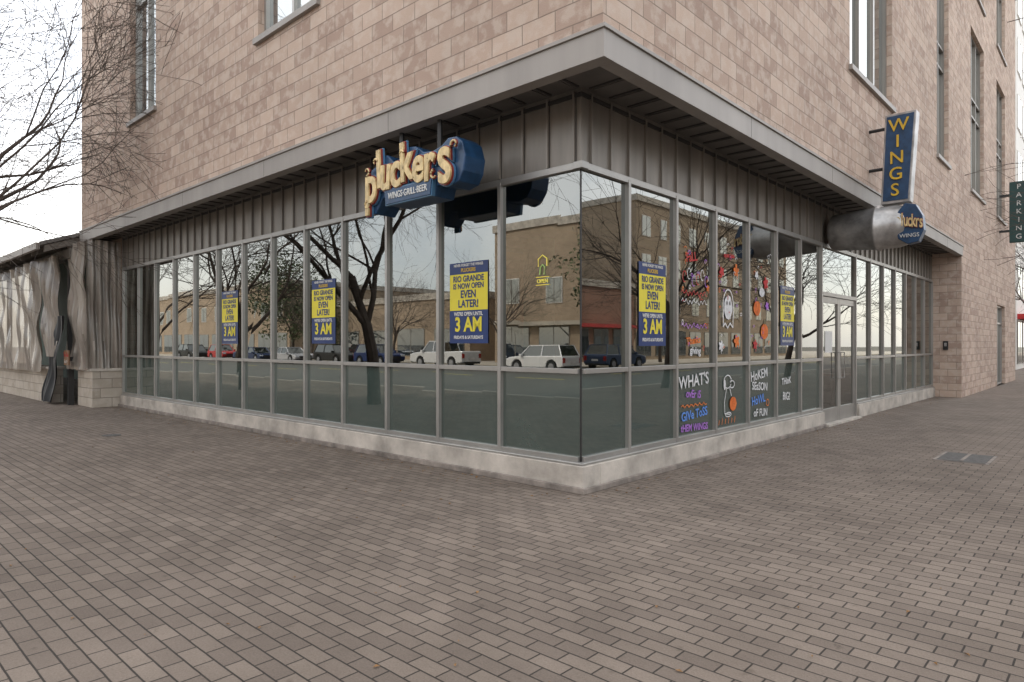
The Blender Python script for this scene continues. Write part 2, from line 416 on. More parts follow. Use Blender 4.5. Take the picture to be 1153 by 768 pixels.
for L in ([0.01]+mys, mys2):
    for a, b in zip(L, L[1:]):
        gl.quad([(j(),a,ZG1),(j(),b,ZG1),(j(),b,ZG2),(j(),a,ZG2)], M_glass)
        lo.quad([(j(),a,ZG0),(j(),b,ZG0),(j(),b,ZG1),(j(),a,ZG1)], M_frost)
gl.quad([(0,mys[-1],2.45),(0,mys2[0],2.45),(0,mys2[0],ZG2),(0,mys[-1],ZG2)], M_glass)
gl.build('upper_glass_panes', bld); lo.build('lower_glass_panes', bld)
d = MB(); ya, yb = mys[-1]+0.03, mys2[0]-0.03; ym = (ya+yb)/2
d.box(-0.05,0.05,ya,yb,2.40,2.47,M_alu)
for a, b in ((ya,ym-0.004),(ym+0.004,yb)):
    d.box(-0.025,0.025,a,a+0.085,0.04,2.39,M_alu); d.box(-0.025,0.025,b-0.085,b,0.04,2.39,M_alu)
    d.box(-0.023,0.023,a+0.085,b-0.085,0.04,0.30,M_alu); d.box(-0.023,0.023,a+0.085,b-0.085,2.28,2.39,M_alu)
    d.quad([(0,a+0.085,0.3),(0,b-0.085,0.3),(0,b-0.085,2.28),(0,a+0.085,2.28)], M_glass)
for yy in (ym-0.11, ym+0.11):
    d.tube([(0.03,yy,0.85),(0.085,yy,0.85),(0.085,yy,1.35),(0.03,yy,1.35)],[0.012]*4,8,M_steel)
d.box(-0.1,0.16,ya-0.03,yb+0.03,0.002,0.036,M_conc)
d.box(0.004,0.008,ya+0.25,ya+0.65,1.35,1.75,M_white2)
d.build('entrance_double_door', bld)
b = MB()
b.box(-13.8,0.10,-0.10,0.2,0.0,0.272,M_conc); b.box(-0.2,0.101,0.2,mys[-1]-0.03,0.0,0.271,M_conc)
b.box(-0.2,0.1,mys2[0]+0.03,16.84,0.0,0.271,M_conc)
b.box(-13.8,0.14,-0.14,-0.1,0.0,0.065,M_concd); b.box(0.101,0.14,-0.1,mys[-1]-0.05,0.0,0.06,M_concd)
b.box(-13.8,0.075,-0.075,0.15,0.272,0.30,M_alu); b.box(-0.15,0.074,0.15,mys[-1]-0.03,0.271,0.299,M_alu); b.box(-0.15,0.074,mys2[0]+0.03,16.84,0.271,0.299,M_alu)
b.build('concrete_base', bld, bevel=0.008)
it = MB()
it.quad([(-14.6,0.1,0.02),(-0.1,0.1,0.02),(-0.1,16.8,0.02),(-14.6,16.8,0.02)], M_intf)
it.quad([(-14.6,0.1,3.42),(-0.1,0.1,3.42),(-0.1,16.8,3.42),(-14.6,16.8,3.42)], M_int)
it.quad([(-14.6,0.1,0),(-14.6,16.8,0),(-14.6,16.8,3.45),(-14.6,0.1,3.45)], M_int)
it.quad([(-14.6,16.8,0),(0,16.8,0),(0,16.8,3.45),(-14.6,16.8,3.45)], M_intg)
it.box(-10.5,-5.0,6.0,11.0,0,3.42,M_int)
it.box(-3.9,-3.5,3.5,3.9,0,3.42,M_intg)
for i in range(6): it.box(-13+i*2.2,-12.6+i*2.2,1.5,16,3.2,3.40,M_black)
it.build('interior_shell', bld)
def table(x, y):
    e = empty('dining_table', (x,y,0.02)); t = MB()
    t.box(-0.4,0.4,-0.4,0.4,0.72,0.76,M_wood); t.build('top', e, bevel=0.01)
    t = MB(); t.tube([(0,0,0.02),(0,0,0.72)],[0.04,0.04],10,M_black); t.box(-0.25,0.25,-0.03,0.03,0,0.03,M_black); t.box(-0.03,0.03,-0.25,0.25,0,0.031,M_black); t.build('pedestal', e)
def chair(x, y, rz):
    e = empty('dining_chair', (x,y,0.02), rz); t = MB()
    t.box(-0.2,0.2,-0.2,0.2,0.43,0.47,M_wood); t.build('seat', e, bevel=0.01)
    t = MB()
    for a in (-0.18,0.18): t.box(a-0.015,a+0.015,-0.19,-0.16,0,0.43,M_black); t.box(a-0.015,a+0.015,0.16,0.19,0,0.95,M_black)
    t.box(-0.165,0.165,0.165,0.185,0.6,0.9,M_wood); t.build('frame', e)
for (tx, ty) in ((-2,1.2),(-5,1.2),(-8,1.2),(-11,1.2),(-1.2,4.5),(-1.2,7.5),(-1.2,12)):
    table(tx,ty); chair(tx-0.65,ty,R(90)); chair(tx+0.65,ty,R(-90))

# ------------------------------------------------------------------ posters
def poster(face, u, zc=2.0, sx=1.0):
    w_, h_ = 0.66*sx, 0.97
    e = empty('window_poster'); t = MB()
    def P(du, z, d=0.0):
        return (u+du, -0.010-d, z) if face == '-y' else (0.010+d, u+du, z)
    def Q(du0, du1, z0, z1, d, mat):
        t.quad([P(du0,z0,d),P(du1,z0,d),P(du1,z1,d),P(du0,z1,d)], mat)
    z0, z1 = zc-h_/2, zc+h_/2
    Q(-w_/2,w_/2,z0,z1,0,M_navy); Q(-w_/2*0.985,w_/2*0.985,z0+0.395,z1-0.14,0.0015,M_yel)
    t.build('sheet', e)
    tx = [("NEVER FORGET THE WINGS",0.044,z1-0.035,M_white2),("PLUCKERS",0.06,z1-0.095,M_gold),
          ("RIO GRANDE",0.098,z1-0.20,M_navy),("IS NOW OPEN",0.090,z1-0.287,M_navy),
          ("EVEN",0.125,z1-0.385,M_navy),("LATER!",0.125,z1-0.50,M_navy),
          ("WE'RE OPEN UNTIL",0.062,z0+0.350,M_white2),("3 AM",0.235,z0+0.218,M_yel),("FRIDAYS & SATURDAYS",0.053,z0+0.07,M_white2)]
    for body, sz, z, mt in tx:
        text(body, sz, P(0,z,0.004), face, mt, e, extrude=0.0005, offset=sz*0.03, sx=sx*0.9)
poster('-y', -1.655); poster('-y', -4.84); poster('-y', -8.02)
poster('+x', 1.39, 1.97, 0.92); poster('+x', 5.65, 1.97, 0.92)
e = empty('neon_open_sign')
t = MB()
def ptube(pts, r_, mt): t.tube(pts, [r_]*len(pts), 6, mt)
ptube([(-0.56,-0.014,2.34+0.0),(-0.56,-0.014,2.42),(-0.50,-0.014,2.46),(-0.44,-0.014,2.42),(-0.44,-0.014,2.34)], 0.005, M_neon)
ptube([(-0.59,-0.014,2.14),(-0.41,-0.014,2.14)], 0.004, M_neon); ptube([(-0.59,-0.014,2.225),(-0.41,-0.014,2.225)], 0.004, M_neon)
ptube([(-0.54,-0.014,2.25),(-0.53,-0.014,2.33),(-0.50,-0.014,2.36),(-0.47,-0.014,2.33),(-0.48,-0.014,2.25)], 0.005, M_neong); t.build('tubes', e)
text('OPEN',0.06,(-0.50,-0.014,2.18),'-y',M_neon,e,extrude=0.003)

# window paint art
def disc(t, y, z, ry, rz, mat, d=0.011, n=18, wob=0.05):
    t.quad([(d, y+ry*math.cos(a)*(1+random.uniform(-wob,wob)), z+rz*math.sin(a)*(1+random.uniform(-wob,wob))) for a in [2*math.pi*i/n for i in range(n)]], mat)
def stroke(t, pts, w_, mat, d=0.012):
    for a, b in zip(pts, pts[1:]):
        a = Vector(a); b = Vector(b); dr = (b-a)
        if dr.length < 1e-5: continue
        nn = Vector((-dr.y, dr.x)).normalized()*w_/2
        ex = dr.normalized()*w_*0.3
        q = [a-nn-ex, b-nn+ex, b+nn+ex, a+nn-ex]
        t.quad([(d+random.uniform(0,0.0008), p.x, p.y) for p in q], mat)
def arc(cy, cz, ry, rz, a0=0, a1=360, n=16): return [(cy+ry*math.cos(R(a0+(a1-a0)*i/n)), cz+rz*math.sin(R(a0+(a1-a0)*i/n))) for i in range(n+1)]
e = empty('painted_window_art'); t = MB()
def leafshape(cy, cz, s_, mat, rot=0.0):
    pts = []
    for i in range(20):
        a = 2*math.pi*i/20; rr = s_*(0.55+0.45*abs(math.cos(2.5*a)))
        pts.append((0.011, cy+rr*math.cos(a+rot), cz+rr*math.sin(a+rot)))
    t.quad(pts, mat); stroke(t, [(cy,cz),(cy+s_*1.3*math.sin(rot),cz-s_*1.3*math.cos(rot))], 0.012, mat)
stroke(t, arc(3.42,2.05,0.16,0.22,-20,200)+[(3.26,1.75),(3.32,1.80),(3.40,1.73),(3.48,1.80),(3.57,1.74),(3.58,1.97)], 0.02, M_pwhite)
disc(t,3.42,2.02,0.13,0.17,M_pwhite,0.0108)
disc(t,3.38,2.08,0.02,0.03,M_black,0.0125); disc(t,3.47,2.08,0.02,0.03,M_black,0.0125)
leafshape(3.68,2.55,0.09,M_orange,0.3); leafshape(3.22,2.50,0.08,M_pred,-0.5)
leafshape(3.70,1.55,0.10,M_orange,0.6); leafshape(3.2,1.48,0.08,M_pwhite,0); leafshape(2.80,2.25,0.05,M_orange,0.4)
disc(t,4.42,2.05,0.13,0.11,M_orange); disc(t,4.70,1.70,0.14,0.12,M_orange); leafshape(4.75,2.45,0.10,M_pred,0.5); leafshape(4.40,2.55,0.07,M_pwhite,1)
leafshape(4.35,1.50,0.08,M_pred,0.2); leafshape(4.80,2.10,0.07,M_ppurp,0.7)
disc(t,4.60,2.30,0.10,0.07,M_pwhite)
for cy, cz in ((4.42,2.05),(4.70,1.70)):
    for q in (-0.06,0,0.06): stroke(t, arc(cy+q,cz,0.02,0.10,90,270,6), 0.007, M_pred, 0.0125)
    stroke(t, [(cy,cz+0.11),(cy+0.03,cz+0.18)], 0.025, M_leaf, 0.0125)
for i in range(6): stroke(t, arc(2.16+i*0.12,2.36+0.05*math.sin(i*2),0.045,0.07,20,300,10), 0.012, (M_pred,M_pwhite,M_ppurp)[i%3])
for zz, mt in ((2.16,M_pred),(2.05,M_pwhite),(1.74,M_ppurp)):
    stroke(t, [(2.08+0.03*i, zz+0.03*math.sin(i*1.9)+0.012*math.sin(i*0.7)) for i in range(24)], 0.010, mt)
for i in range(70):
    y_ = random.choice((2.08,3.1,4.2))+random.uniform(0,0.75); z_ = random.uniform(1.4,2.9)
    stroke(t, arc(y_,z_,random.uniform(0.012,0.035),random.uniform(0.012,0.035),0,random.uniform(180,360),6), 0.009, random.choice((M_pwhite,M_orange,M_ppurp,M_pred)))
# cartoon dog sitting with pumpkin: head with snout, ear, body, feet
stroke(t, arc(3.40,0.98,0.12,0.09,20,330), 0.016, M_pwhite); stroke(t, arc(3.54,0.94,0.08,0.05,-140,140), 0.016, M_pwhite)
disc(t,3.62,0.96,0.025,0.02,M_black,0.0122); disc(t,3.31,0.94,0.035,0.07,M_pwhite,0.0118)
stroke(t, [(3.36,0.88),(3.30,0.70),(3.31,0.54),(3.46,0.52)], 0.016, M_pwhite); stroke(t, [(3.47,0.88),(3.52,0.78)], 0.016, M_pwhite)
stroke(t, arc(3.42,0.52,0.09,0.03), 0.014, M_pwhite)
disc(t,3.58,0.66,0.11,0.10,M_orange,0.0118)
for q in (-0.05,0,0.05): stroke(t, arc(3.58+q,0.66,0.015,0.09,90,270,6), 0.007, M_pred, 0.0125)
for i in range(6): stroke(t, [(3.12+0.1*i,0.40),(3.14+0.1*i,0.46+0.02*(i%2))], 0.014, M_orange)
stroke(t, arc(4.82,0.6,0.05,0.05), 0.014, M_orange)
stroke(t, [(2.08+0.04*i, 0.72+0.02*math.sin(i*2.2)) for i in range(18)], 0.014, M_orange)
t.build('brush_strokes', e)
for body, sz, y, z, mt, ro in (("WHAT'S",0.22,2.42,1.03,M_pwhite,0.06),("ovEr iS",0.14,2.4,0.86,M_ppurp,-0.08),("GIVe ToSS",0.16,2.43,0.60,M_pblue,0.06),("tHEM WiNGS",0.125,2.43,0.43,M_ppurp,-0.03),
        ("HoKEM",0.20,4.5,1.04,M_pwhite,0.1),("SEaSON",0.17,4.52,0.86,M_pwhite,-0.07),("HoWL",0.18,4.47,0.66,M_pblue,0.08),("oF FUN",0.16,4.55,0.46,M_pwhite,-0.04),
        ("THinK",0.15,5.6,0.9,M_pwhite,0.05),("BiG!",0.18,5.6,0.65,M_pwhite,-0.06),("FaLL",0.16,2.35,2.62,M_pred,0.15),("Thanks",0.13,2.4,1.55,M_orange,0.08),("giving",0.13,2.45,1.42,M_pwhite,-0.05),
        ("open late",0.09,3.45,2.75,M_pred,0.05)):
    text(body, sz, (0.0125,y,z), '+x', mt, e, extrude=0.0003, offset=0.003, roll=ro)

# ------------------------------------------------------------------ main hanging sign
e = empty('hanging_restaurant_sign')
t = MB()
outl = [(-2.66,3.30),(-2.66,3.10),(-2.56,3.07),(-2.48,3.15),(-2.42,3.24),(-2.30,3.24),(-2.27,3.13),(-1.48,3.13),(-1.44,3.24),(-1.22,3.20),(-1.08,3.23),(-1.01,3.33),(-0.98,3.48),(-1.03,3.64),(-1.12,3.71),(-1.25,3.72),(-1.36,3.66),(-1.5,3.63),(-1.66,3.65),(-1.80,3.74),(-1.94,3.76),(-2.04,3.66),(-2.2,3.64),(-2.32,3.74),(-2.44,3.76),(-2.50,3.66),(-2.64,3.62),(-2.70,3.50)]
ys = OY-0.03
t.prism([(x, ys, z) for x, z in outl], (0,0.30,0), M_blue); t.build('cabinet', e, bevel=0.012, fix=True)
t = MB()
t.prism([(x, ys-0.05, z) for x, z in ((-2.29,3.125),(-1.46,3.125),(-1.44,3.315),(-2.31,3.315))], (0,0.048,0), M_lblue)
t.prism([(x, ys-0.062, z) for x, z in ((-2.275,3.14),(-1.475,3.14),(-1.457,3.30),(-2.292,3.30))], (0,0.014,0), M_blue)
t.build('tagline_panel', e)
text("WINGS·GRILL·BEER", 0.105, (-1.87,ys-0.066,3.222), '-y', M_white2, e, extrude=0.004, offset=0.001, sx=0.78)
lx = [(-2.56,3.43,.64,'p'),(-2.40,3.57,.62,'l'),(-2.27,3.52,.58,'u'),(-2.08,3.52,.58,'c'),(-1.89,3.57,.62,'k'),(-1.67,3.51,.58,'e'),(-1.49,3.50,.60,'r'),(-1.24,3.49,.78,'s')]
for i, (x, z, sz, c) in enumerate(lx):
    ro = 0.07*math.sin(i*2.1); zz = z-0.02
    text(c, sz, (x,ys-0.018,zz), '-y', M_lblue, e, extrude=0.012, offset=0.040, roll=ro, sx=0.74)
    text(c, sz, (x,ys-0.040,zz), '-y', M_red, e, extrude=0.012, offset=0.030, roll=ro, sx=0.74)
    text(c, sz, (x,ys-0.062,zz), '-y', M_cream, e, extrude=0.012, offset=0.013, roll=ro, bevel=0.003, sx=0.74)
t = MB()
def curl(cx, cz, r_, a0, a1, w_=0.014, mt=M_cream, n=12, dy=0.075):
    pts = [(cx+r_*(1-0.4*i/n)*math.cos(R(a0+(a1-a0)*i/n)), ys-dy, cz+r_*(1-0.4*i/n)*math.sin(R(a0+(a1-a0)*i/n))) for i in range(n+1)]
    t.tube(pts, [w_*(1.1-0.6*i/n) for i in range(n+1)], 6, mt)
for cx, cz, r_, a0, a1 in ((-2.63,3.58,0.05,-90,170),(-2.46,3.67,0.04,0,230),(-1.96,3.67,0.04,10,240),(-2.62,3.18,0.05,90,330),(-1.08,3.60,0.05,200,-60),(-1.40,3.34,0.05,100,330)):
    curl(cx, cz, r_, a0, a1); curl(cx, cz, r_, a0, a1, w_=0.024, mt=M_red, dy=0.06)
t.build('curls', e, smooth=True)
t = MB()
for x in (-2.2,-1.52): t.tube([(x,ys+0.12,3.6),(x,ys+0.12,4.13)],[0.03,0.03],10,M_black); t.box(x-0.06,x+0.06,ys+0.155,ys+0.3,4.1,4.118,M_black)
t.build('hanger_rods', e)

# ------------------------------------------------------------------ wings blade sign + steel drum
e = empty('wings_blade_sign'); YS = 7.6
t = MB()
t.prism([(0.95,YS-0.12,3.95),(1.40,YS-0.12,3.95),(1.50,YS-0.12,5.50),(1.02,YS-0.12,5.50)], (0,0.24,0), M_steel); t.build('edge_cabinet', e, bevel=0.01, fix=True)
t = MB(); t.prism([(0.985,YS-0.135,4.0),(1.37,YS-0.135,4.0),(1.465,YS-0.135,5.46),(1.05,YS-0.135,5.46)], (0,0.013,0), M_blue); t.build('blue_face', e, fix=True)
for i, c in enumerate('WINGS'):
    text(c, 0.30, (1.235-0.014*i,YS-0.15,5.28-i*0.278), '-y', M_gold, e, extrude=0.010, offset=0.002)
t = MB()
for z in (4.6,5.3): t.tube([(OX-0.01,YS,z),(1.0,YS,z)],[0.03,0.03],8,M_black)
t.build('wall_brackets', e)
prof = [(0.08,0.02),(0.085,0.22),(0.12,0.30),(0.16,0.325),(0.5,0.35),(0.85,0.375),(0.87,0.40),(0.91,0.40),(0.93,0.375),(1.2,0.37),(1.34,0.33),(1.42,0.24),(1.45,0.05)]
t = MB(); t.tube([(x,YS,3.56) for x, r_ in prof],[r_ for x, r_ in prof],32,M_steel)
o = t.build('steel_drum', e, smooth=True)
t = MB(); yc = YS-0.30
t.prism([(x,yc,z) for x, z in ((1.26,3.30),(1.40,3.20),(1.56,3.23),(1.64,3.42),(1.62,3.66),(1.52,3.86),(1.36,3.90),(1.25,3.76),(1.22,3.5))], (0,0.2,0), M_blue); t.build('name_cabinet', e, bevel=0.01, fix=True)
for i, c in enumerate('pluckrs'):
    text(c, 0.30, (1.27+0.056*i,yc-0.02,3.62-0.012*i), '-y', M_red, e, extrude=0.006, offset=0.014, sx=0.45)
    text(c, 0.30, (1.27+0.056*i,yc-0.03,3.62-0.012*i), '-y', M_cream, e, extrude=0.008, offset=0.005, sx=0.45)
text('WINGS', 0.09, (1.43,yc-0.01,3.34), '-y', M_white2, e, extrude=0.005)

e = empty('parking_sign'); t = MB()
t.box(1.04,1.64,24.5,24.7,5.2,7.4,M_teal); t.build('panel', e, bevel=0.02)
for i, c in enumerate('PARKING'): text(c, 0.25, (1.32,24.49,7.2-i*0.3), '-y', M_white2, e, extrude=0.004)
t = MB(); t.box(OX,1.05,24.56,24.64,6.9,6.98,M_black); t.box(OX,1.05,24.56,24.64,5.6,5.68,M_black); t.build('brackets', e)
e = empty('wall_intercom'); t = MB(); t.box(0.3,0.42,16.80,16.848,1.35,1.6,M_black); t.box(0.33,0.39,16.79,16.80,1.45,1.55,M_steel); t.build('box', e, bevel=0.004)

# ------------------------------------------------------------------ patio on the left
pw = empty('patio_wall'); t = MB()
t.box(-15.0,-13.83,-0.67,-0.02,0,0.86,M_lime); t.box(-38,-16.2,-1.0,-0.7,0,0.86,M_lime)
t.build('stone', pw)
t = MB(); t.box(-15.04,-13.80,-0.71,-0.02,0.86,0.93,M_conc); t.box(-38,-16.16,-1.04,-0.66,0.86,0.93,M_conc); t.build('coping', pw, bevel=0.01)
pr_ = empty('patio_pavilion'); t = MB()
for x in (-15.15,-18.6,-22,-25.5,-29,-32.5,-36): t.box(x-0.06,x+0.06,-0.85,-0.73,0.93 if x < -15.5 else 0.0,3.7,M_black)
t.box(-38,-14.75,-0.9,-0.7,3.62,3.85,M_panel)
for i in range(20): x = -14.9-i*1.2; t.prism([(x-0.04,-1.4,3.72),(x-0.04,2.8,5.3),(x-0.04,2.8,5.45),(x-0.04,-1.4,3.87)], (0.08,0,0), M_panel)
t.box(-38,-14.75,2.9,3.0,0,5.5,M_intg)
t.build('posts_and_beams', pr_, fix=True)
t = MB(); t.prism([(-38,-1.5,3.86),(-38,3.0,5.56),(-38,3.0,5.60),(-38,-1.5,3.90)], (23.2,0,0), M_roofmetal)
for i in range(58): x = -14.85-i*0.4; t.prism([(x-0.015,-1.5,3.9),(x-0.015,3.0,5.6),(x-0.015,3.0,5.65),(x-0.015,-1.5,3.95)], (0.03,0,0), M_roofmetal)
t.box(-38,-14.8,-1.58,-1.5,3.76,3.92,M_fascia)
t.build('metal_roof', pr_, fix=True)
def curtain(x0, x1, z0, z1, yb, amp, mat, name, parent, fn=None, nx=None, nz=18, freq=9):
    t = MB(); nx = nx or int(abs(x1-x0)*24); b = 0
    ph = random.uniform(0,6)
    def P(i, k_):
        x = x0+(x1-x0)*i/nx; z = z0+(z1-z0)*k_/nz
        y = yb + amp*(math.sin(x*freq+ph+0.9*math.sin(z*2.1+x*1.3))+0.5*math.sin(x*freq*2.3+z*1.3)+0.6*math.sin(x*1.7+z*0.8))
        y += 0.03*math.sin(z*5+x*3)
        if fn: x, z = fn(x, z)
        return (x, y, z)
    t.v = [P(i,k_) for k_ in range(nz+1) for i in range(nx+1)]
    for k_ in range(nz):
        for i in range(nx):
            a = k_*(nx+1)+i; t.f.append((a,a+1,a+nx+2,a+nx+1)); t.m.append(t.mi(mat))
    return t.build(name, parent, smooth=True)
vc = empty('vinyl_patio_curtain')
curtain(-37.5,-16.3,0.80,3.66,-1.18,0.055,M_vinyl,'long_sheet',vc, freq=7)
curtain(-15.2,-13.90,0.9,3.95,-0.80,0.06,M_vinyl,'end_sheet',vc, freq=14, fn=lambda x,z: (x-0.10*math.sin((3.95-z)),z))
t = MB(); npts = 22
for kz in range(15):
    for i in range(npts+1):
        u = i/npts; z = 0.93+(3.98-0.93)*kz/14
        t.v.append((-13.86+0.05*math.sin(u*30+z*0.7)+0.03*math.sin(z*4+u*9)+0.10*u*(1-u)*math.sin(z*2), -0.80+u*0.74, z))
for kz in range(14):
    for i in range(npts):
        a = kz*(npts+1)+i; t.f.append((a,a+1,a+npts+2,a+npts+1)); t.m.append(t.mi(M_vinyl))
t.build('return_sheet', vc, smooth=True)
curtain(-16.4,-15.2,1.2,3.7,-1.10,0.05,M_vinyl,'gathered_sheet',vc, freq=16, fn=lambda x,z:(x+(x+15.2)*-0.45*((3.7-z)/2.5)**2*1.0,z))
curtain(-15.75,-15.02,0.05,2.2,-1.06,0.04,M_tarp,'dark_flap',vc, freq=15, fn=lambda x,z:(x-0.8*max(0,(1.5-z))/1.5*(1 if x<-15.3 else 0.7)+0.35*max(0,z-1.2),z))
e = empty('to_go_sign'); t = MB(); t.box(-14.95,-14.55,-0.98,-0.95,1.0,1.36,M_wood); t.box(-14.78,-14.72,-0.95,-0.72,1.1,1.2,M_black); t.build('board', e, bevel=0.005)
text('To Go', 0.15, (-14.75,-0.985,1.25), '-y', M_pred, e); text('is ->', 0.13, (-14.75,-0.985,1.09), '-y', M_white2, e)

# ------------------------------------------------------------------ trees
def tree_mesh(seed, height=8.5, r0=0.16, levels=5, leafy=False, rmin=0.0):
    rnd = random.Random(seed); t = MB(); tips = []
    def rv(a): return Vector((rnd.uniform(-a,a),rnd.uniform(-a,a),rnd.uniform(-a,a)))
    def grow(p, d, r, L, lv):
        n = 5 if lv < 3 else 4
        pts = [p.copy()]; rad = [r]; rend = r*(0.55 if lv == 0 else 0.4)
        for i in range(n):
            d = (d + rv(0.16 if lv == 0 else 0.26) + Vector((0,0,0.05 if lv < 3 else -0.02))).normalized()
            p = p + d*L/n; pts.append(p.copy()); rad.append(r+(rend-r)*(i+1)/n)
        t.tube(pts, [max(q, rmin) for q in rad], (9,7,5,4,3,3)[lv], M_bark, cap=False)
        if lv >= levels:
            tips.append(pts[-1]); return
        nch = (5,5,4,4,4,0)[lv]
        for c in range(nch):
            f = (0.55+0.45*c/(nch-1)) if lv == 0 else rnd.uniform(0.25,1.0)
            idx = min(n, max(1, int(f*n+0.5)))
            bp = pts[idx]; ax = (pts[idx]-pts[idx-1]).normalized()
            perp = ax.cross(rv(1).normalized() if lv else Vector((math.cos(c*2.4+seed),math.sin(c*2.4+seed),0.01))).normalized()
            ang = rnd.uniform(0.5,0.95) if lv else rnd.uniform(0.5,0.9)
            nd = (ax*math.cos(ang)+perp*math.sin(ang)).normalized()
            grow(bp, nd, rad[idx]*rnd.uniform(0.5,0.72), L*rnd.uniform(0.58,0.82) if lv else height*rnd.uniform(0.30,0.42), lv+1)
        if lv: grow(pts[-1], d, rend, L*0.7, lv+1)
    grow(Vector((0,0,-0.05)), Vector((0.03,0.02,1)), r0, height*0.36, 0)
    if leafy:
        for tp in tips:
            for q in range(7):
                c = tp+rv(0.45); a = rv(1).normalized()*0.13; b_ = rv(1).normalized()*0.10
                t.quad([c-a,c-b_,c+a,c+b_], M_leaf)
    o = t.build('m', None); me = o.data; bpy.data.objects.remove(o); return me
TB = [tree_mesh(3, rmin=0.0035), tree_mesh(11, levels=4, rmin=0.005), tree_mesh(23, levels=4, rmin=0.005)]
TC = [tree_mesh(31, levels=4, rmin=0.006), tree_mesh(42, levels=4, rmin=0.006)]
TL = tree_mesh(5, 8.0, 0.2, 4, True)
def put_tree(me, x, y, rz, sc, name='bare_tree', z=0):
    o = bpy.data.objects.new(name, me); scene.collection.objects.link(o); o.location = (x,y,z); o.rotation_euler = (0,0,rz); o.scale = (sc,)*3
    return o
put_tree(TB[0], -9.8,-4.5, 0.6, 1.12)
put_tree(TB[1], -17.8,-4.8, 2.0, 0.98)
put_tree(TB[2], -27,-5.0, 4.0, 1.0)
put_tree(TC[1], 7.6,5.0, 1.0, 0.9); put_tree(TB[2], 7.6,15, 2.4, 1.0); put_tree(TC[0], 7.6,26, 5.0, 1.0)
for i, x in enumerate((-56,-42,-29,-15,-4,8)):
    put_tree((TC+[TB[2]])[i%3], x,-29.6, i*1.3, 1.0)
for x, y, s_ in ((-20,-31,1.0),(-64,-32,1.2)): put_tree(TL, x, y, x, s_, 'live_oak_tree')
for i, (x, y) in enumerate(((24.6,6),(24.6,18),(24.6,30),(24.6,44))): put_tree((TC+[TB[2]])[(i+1)%3], x, y, i*1.9, 1.0)
put_tree(TL, 26,12,1,1.0,'live_oak_tree')
put_tree(TB[2], 1.9,37, 1.0, 1.1)

# ------------------------------------------------------------------ street buildings
def sbuild(name, x0, x1, y0, y1, h, mat, faces, fh=3.8, ww=1.5, gap=2.6, awn=None, shop=True, sign=None, glass=None):
    e = empty(name); t = MB(); t.box(x0,x1,y0,y1,-0.05,h,mat)
    t.box(x0-0.15,x1+0.15,y0-0.15,y1+0.15,h-0.35,h+0.25,M_conc); t.build('walls', e)
    t = MB(); glass = glass or M_farglass
    for face in faces:
        if face in ('+y','-y'): a, b = x0, x1
        else: a, b = y0, y1
        def bx(u0,u1,z0,z1,d0,d1,m_):
            if face == '+y': t.box(u0,u1,y1+d0,y1+d1,z0,z1,m_)
            elif face == '-y': t.box(u0,u1,y0-d1,y0-d0,z0,z1,m_)
            elif face == '-x': t.box(x0-d1,x0-d0,u0,u1,z0,z1,m_)
            else: t.box(x1+d0,x1+d1,u0,u1,z0,z1,m_)
        nf = max(1, int(h//fh)); n = int((b-a-1)//gap); st = (b-a)/max(n,1)
        for fl in range(nf):
            for i in range(n):
                c = a+st*(i+0.5); z0 = fl*fh+(0.4 if fl == 0 and shop else 1.0); z1 = min(fl*fh+(2.9 if fl == 0 else 2.9), h-0.6)
                w2 = (st*0.36 if fl == 0 and shop else ww/2)
                if z1-z0 < 0.6: continue
                bx(c-w2-0.07,c+w2+0.07,z0-0.07,z1+0.07,-0.02,0.05,M_white if fl else M_panel)
                bx(c-w2,c+w2,z0,z1,0.0,0.062,glass)
                bx(c-0.03,c+0.03,z0,z1,0.0,0.075,M_panel)
        if awn: bx(a+0.5,b-0.5,3.05,3.35,0.0,0.7,awn)
    t.build('windows_and_trim', e)
    if sign and '-x' in faces:
        text(sign, 1.0, (x0-0.2, (y0+y1)/2, 4.2), '-x', M_pred, e, extrude=0.05)
    if sign and '+y' in faces:
        text(sign, 1.0, ((x0+x1)/2, y1+0.2, 4.2), '+y', M_pred, e, extrude=0.05)
sbuild('tan_brick_building', -34,-10,-52,-34,11,M_tanbrick,['+y'],gap=3.6,awn=M_walk)
sbuild('red_brick_building', -8,14,-52,-34,13,M_redbrick,['+y'],gap=3.2,awn=M_pred,sign='TACOS')
sbuild('tan_brick_building', -60,-38,-54,-35,6,M_tanbrick,['+y'],gap=4.5)
sbuild('apartment_building', -120,-68,-60,-34,9,M_tanbrick,['+y'],gap=4.0)
sbuild('red_brick_building', 30,48,-6,12,10,M_redbrick,['-x'],awn=M_pred,sign='CAFE')
sbuild('white_stucco_building', 30,50,15,27,13,M_white,['-x'],gap=3.4,awn=M_orange,sign='GRILL')
sbuild('red_brick_building', 30,48,30,48,7,M_redbrick,['-x'],awn=M_pred,sign='PIZZA')
sbuild('apartment_building', 31,50,50,90,16,M_tanbrick,['-x'],gap=3.5)
sbuild('apartment_building', 20,48,-56,-34,10,M_tanbrick,['+y'],gap=3.5)
sbuild('office_tower', -26,-0.6,44,80,60,M_white,['-y','+x'],fh=3.4,ww=1.9,awn=M_pred)
sbuild('parking_garage', -20,0.2,84,120,14,M_conc,['-y','+x'])

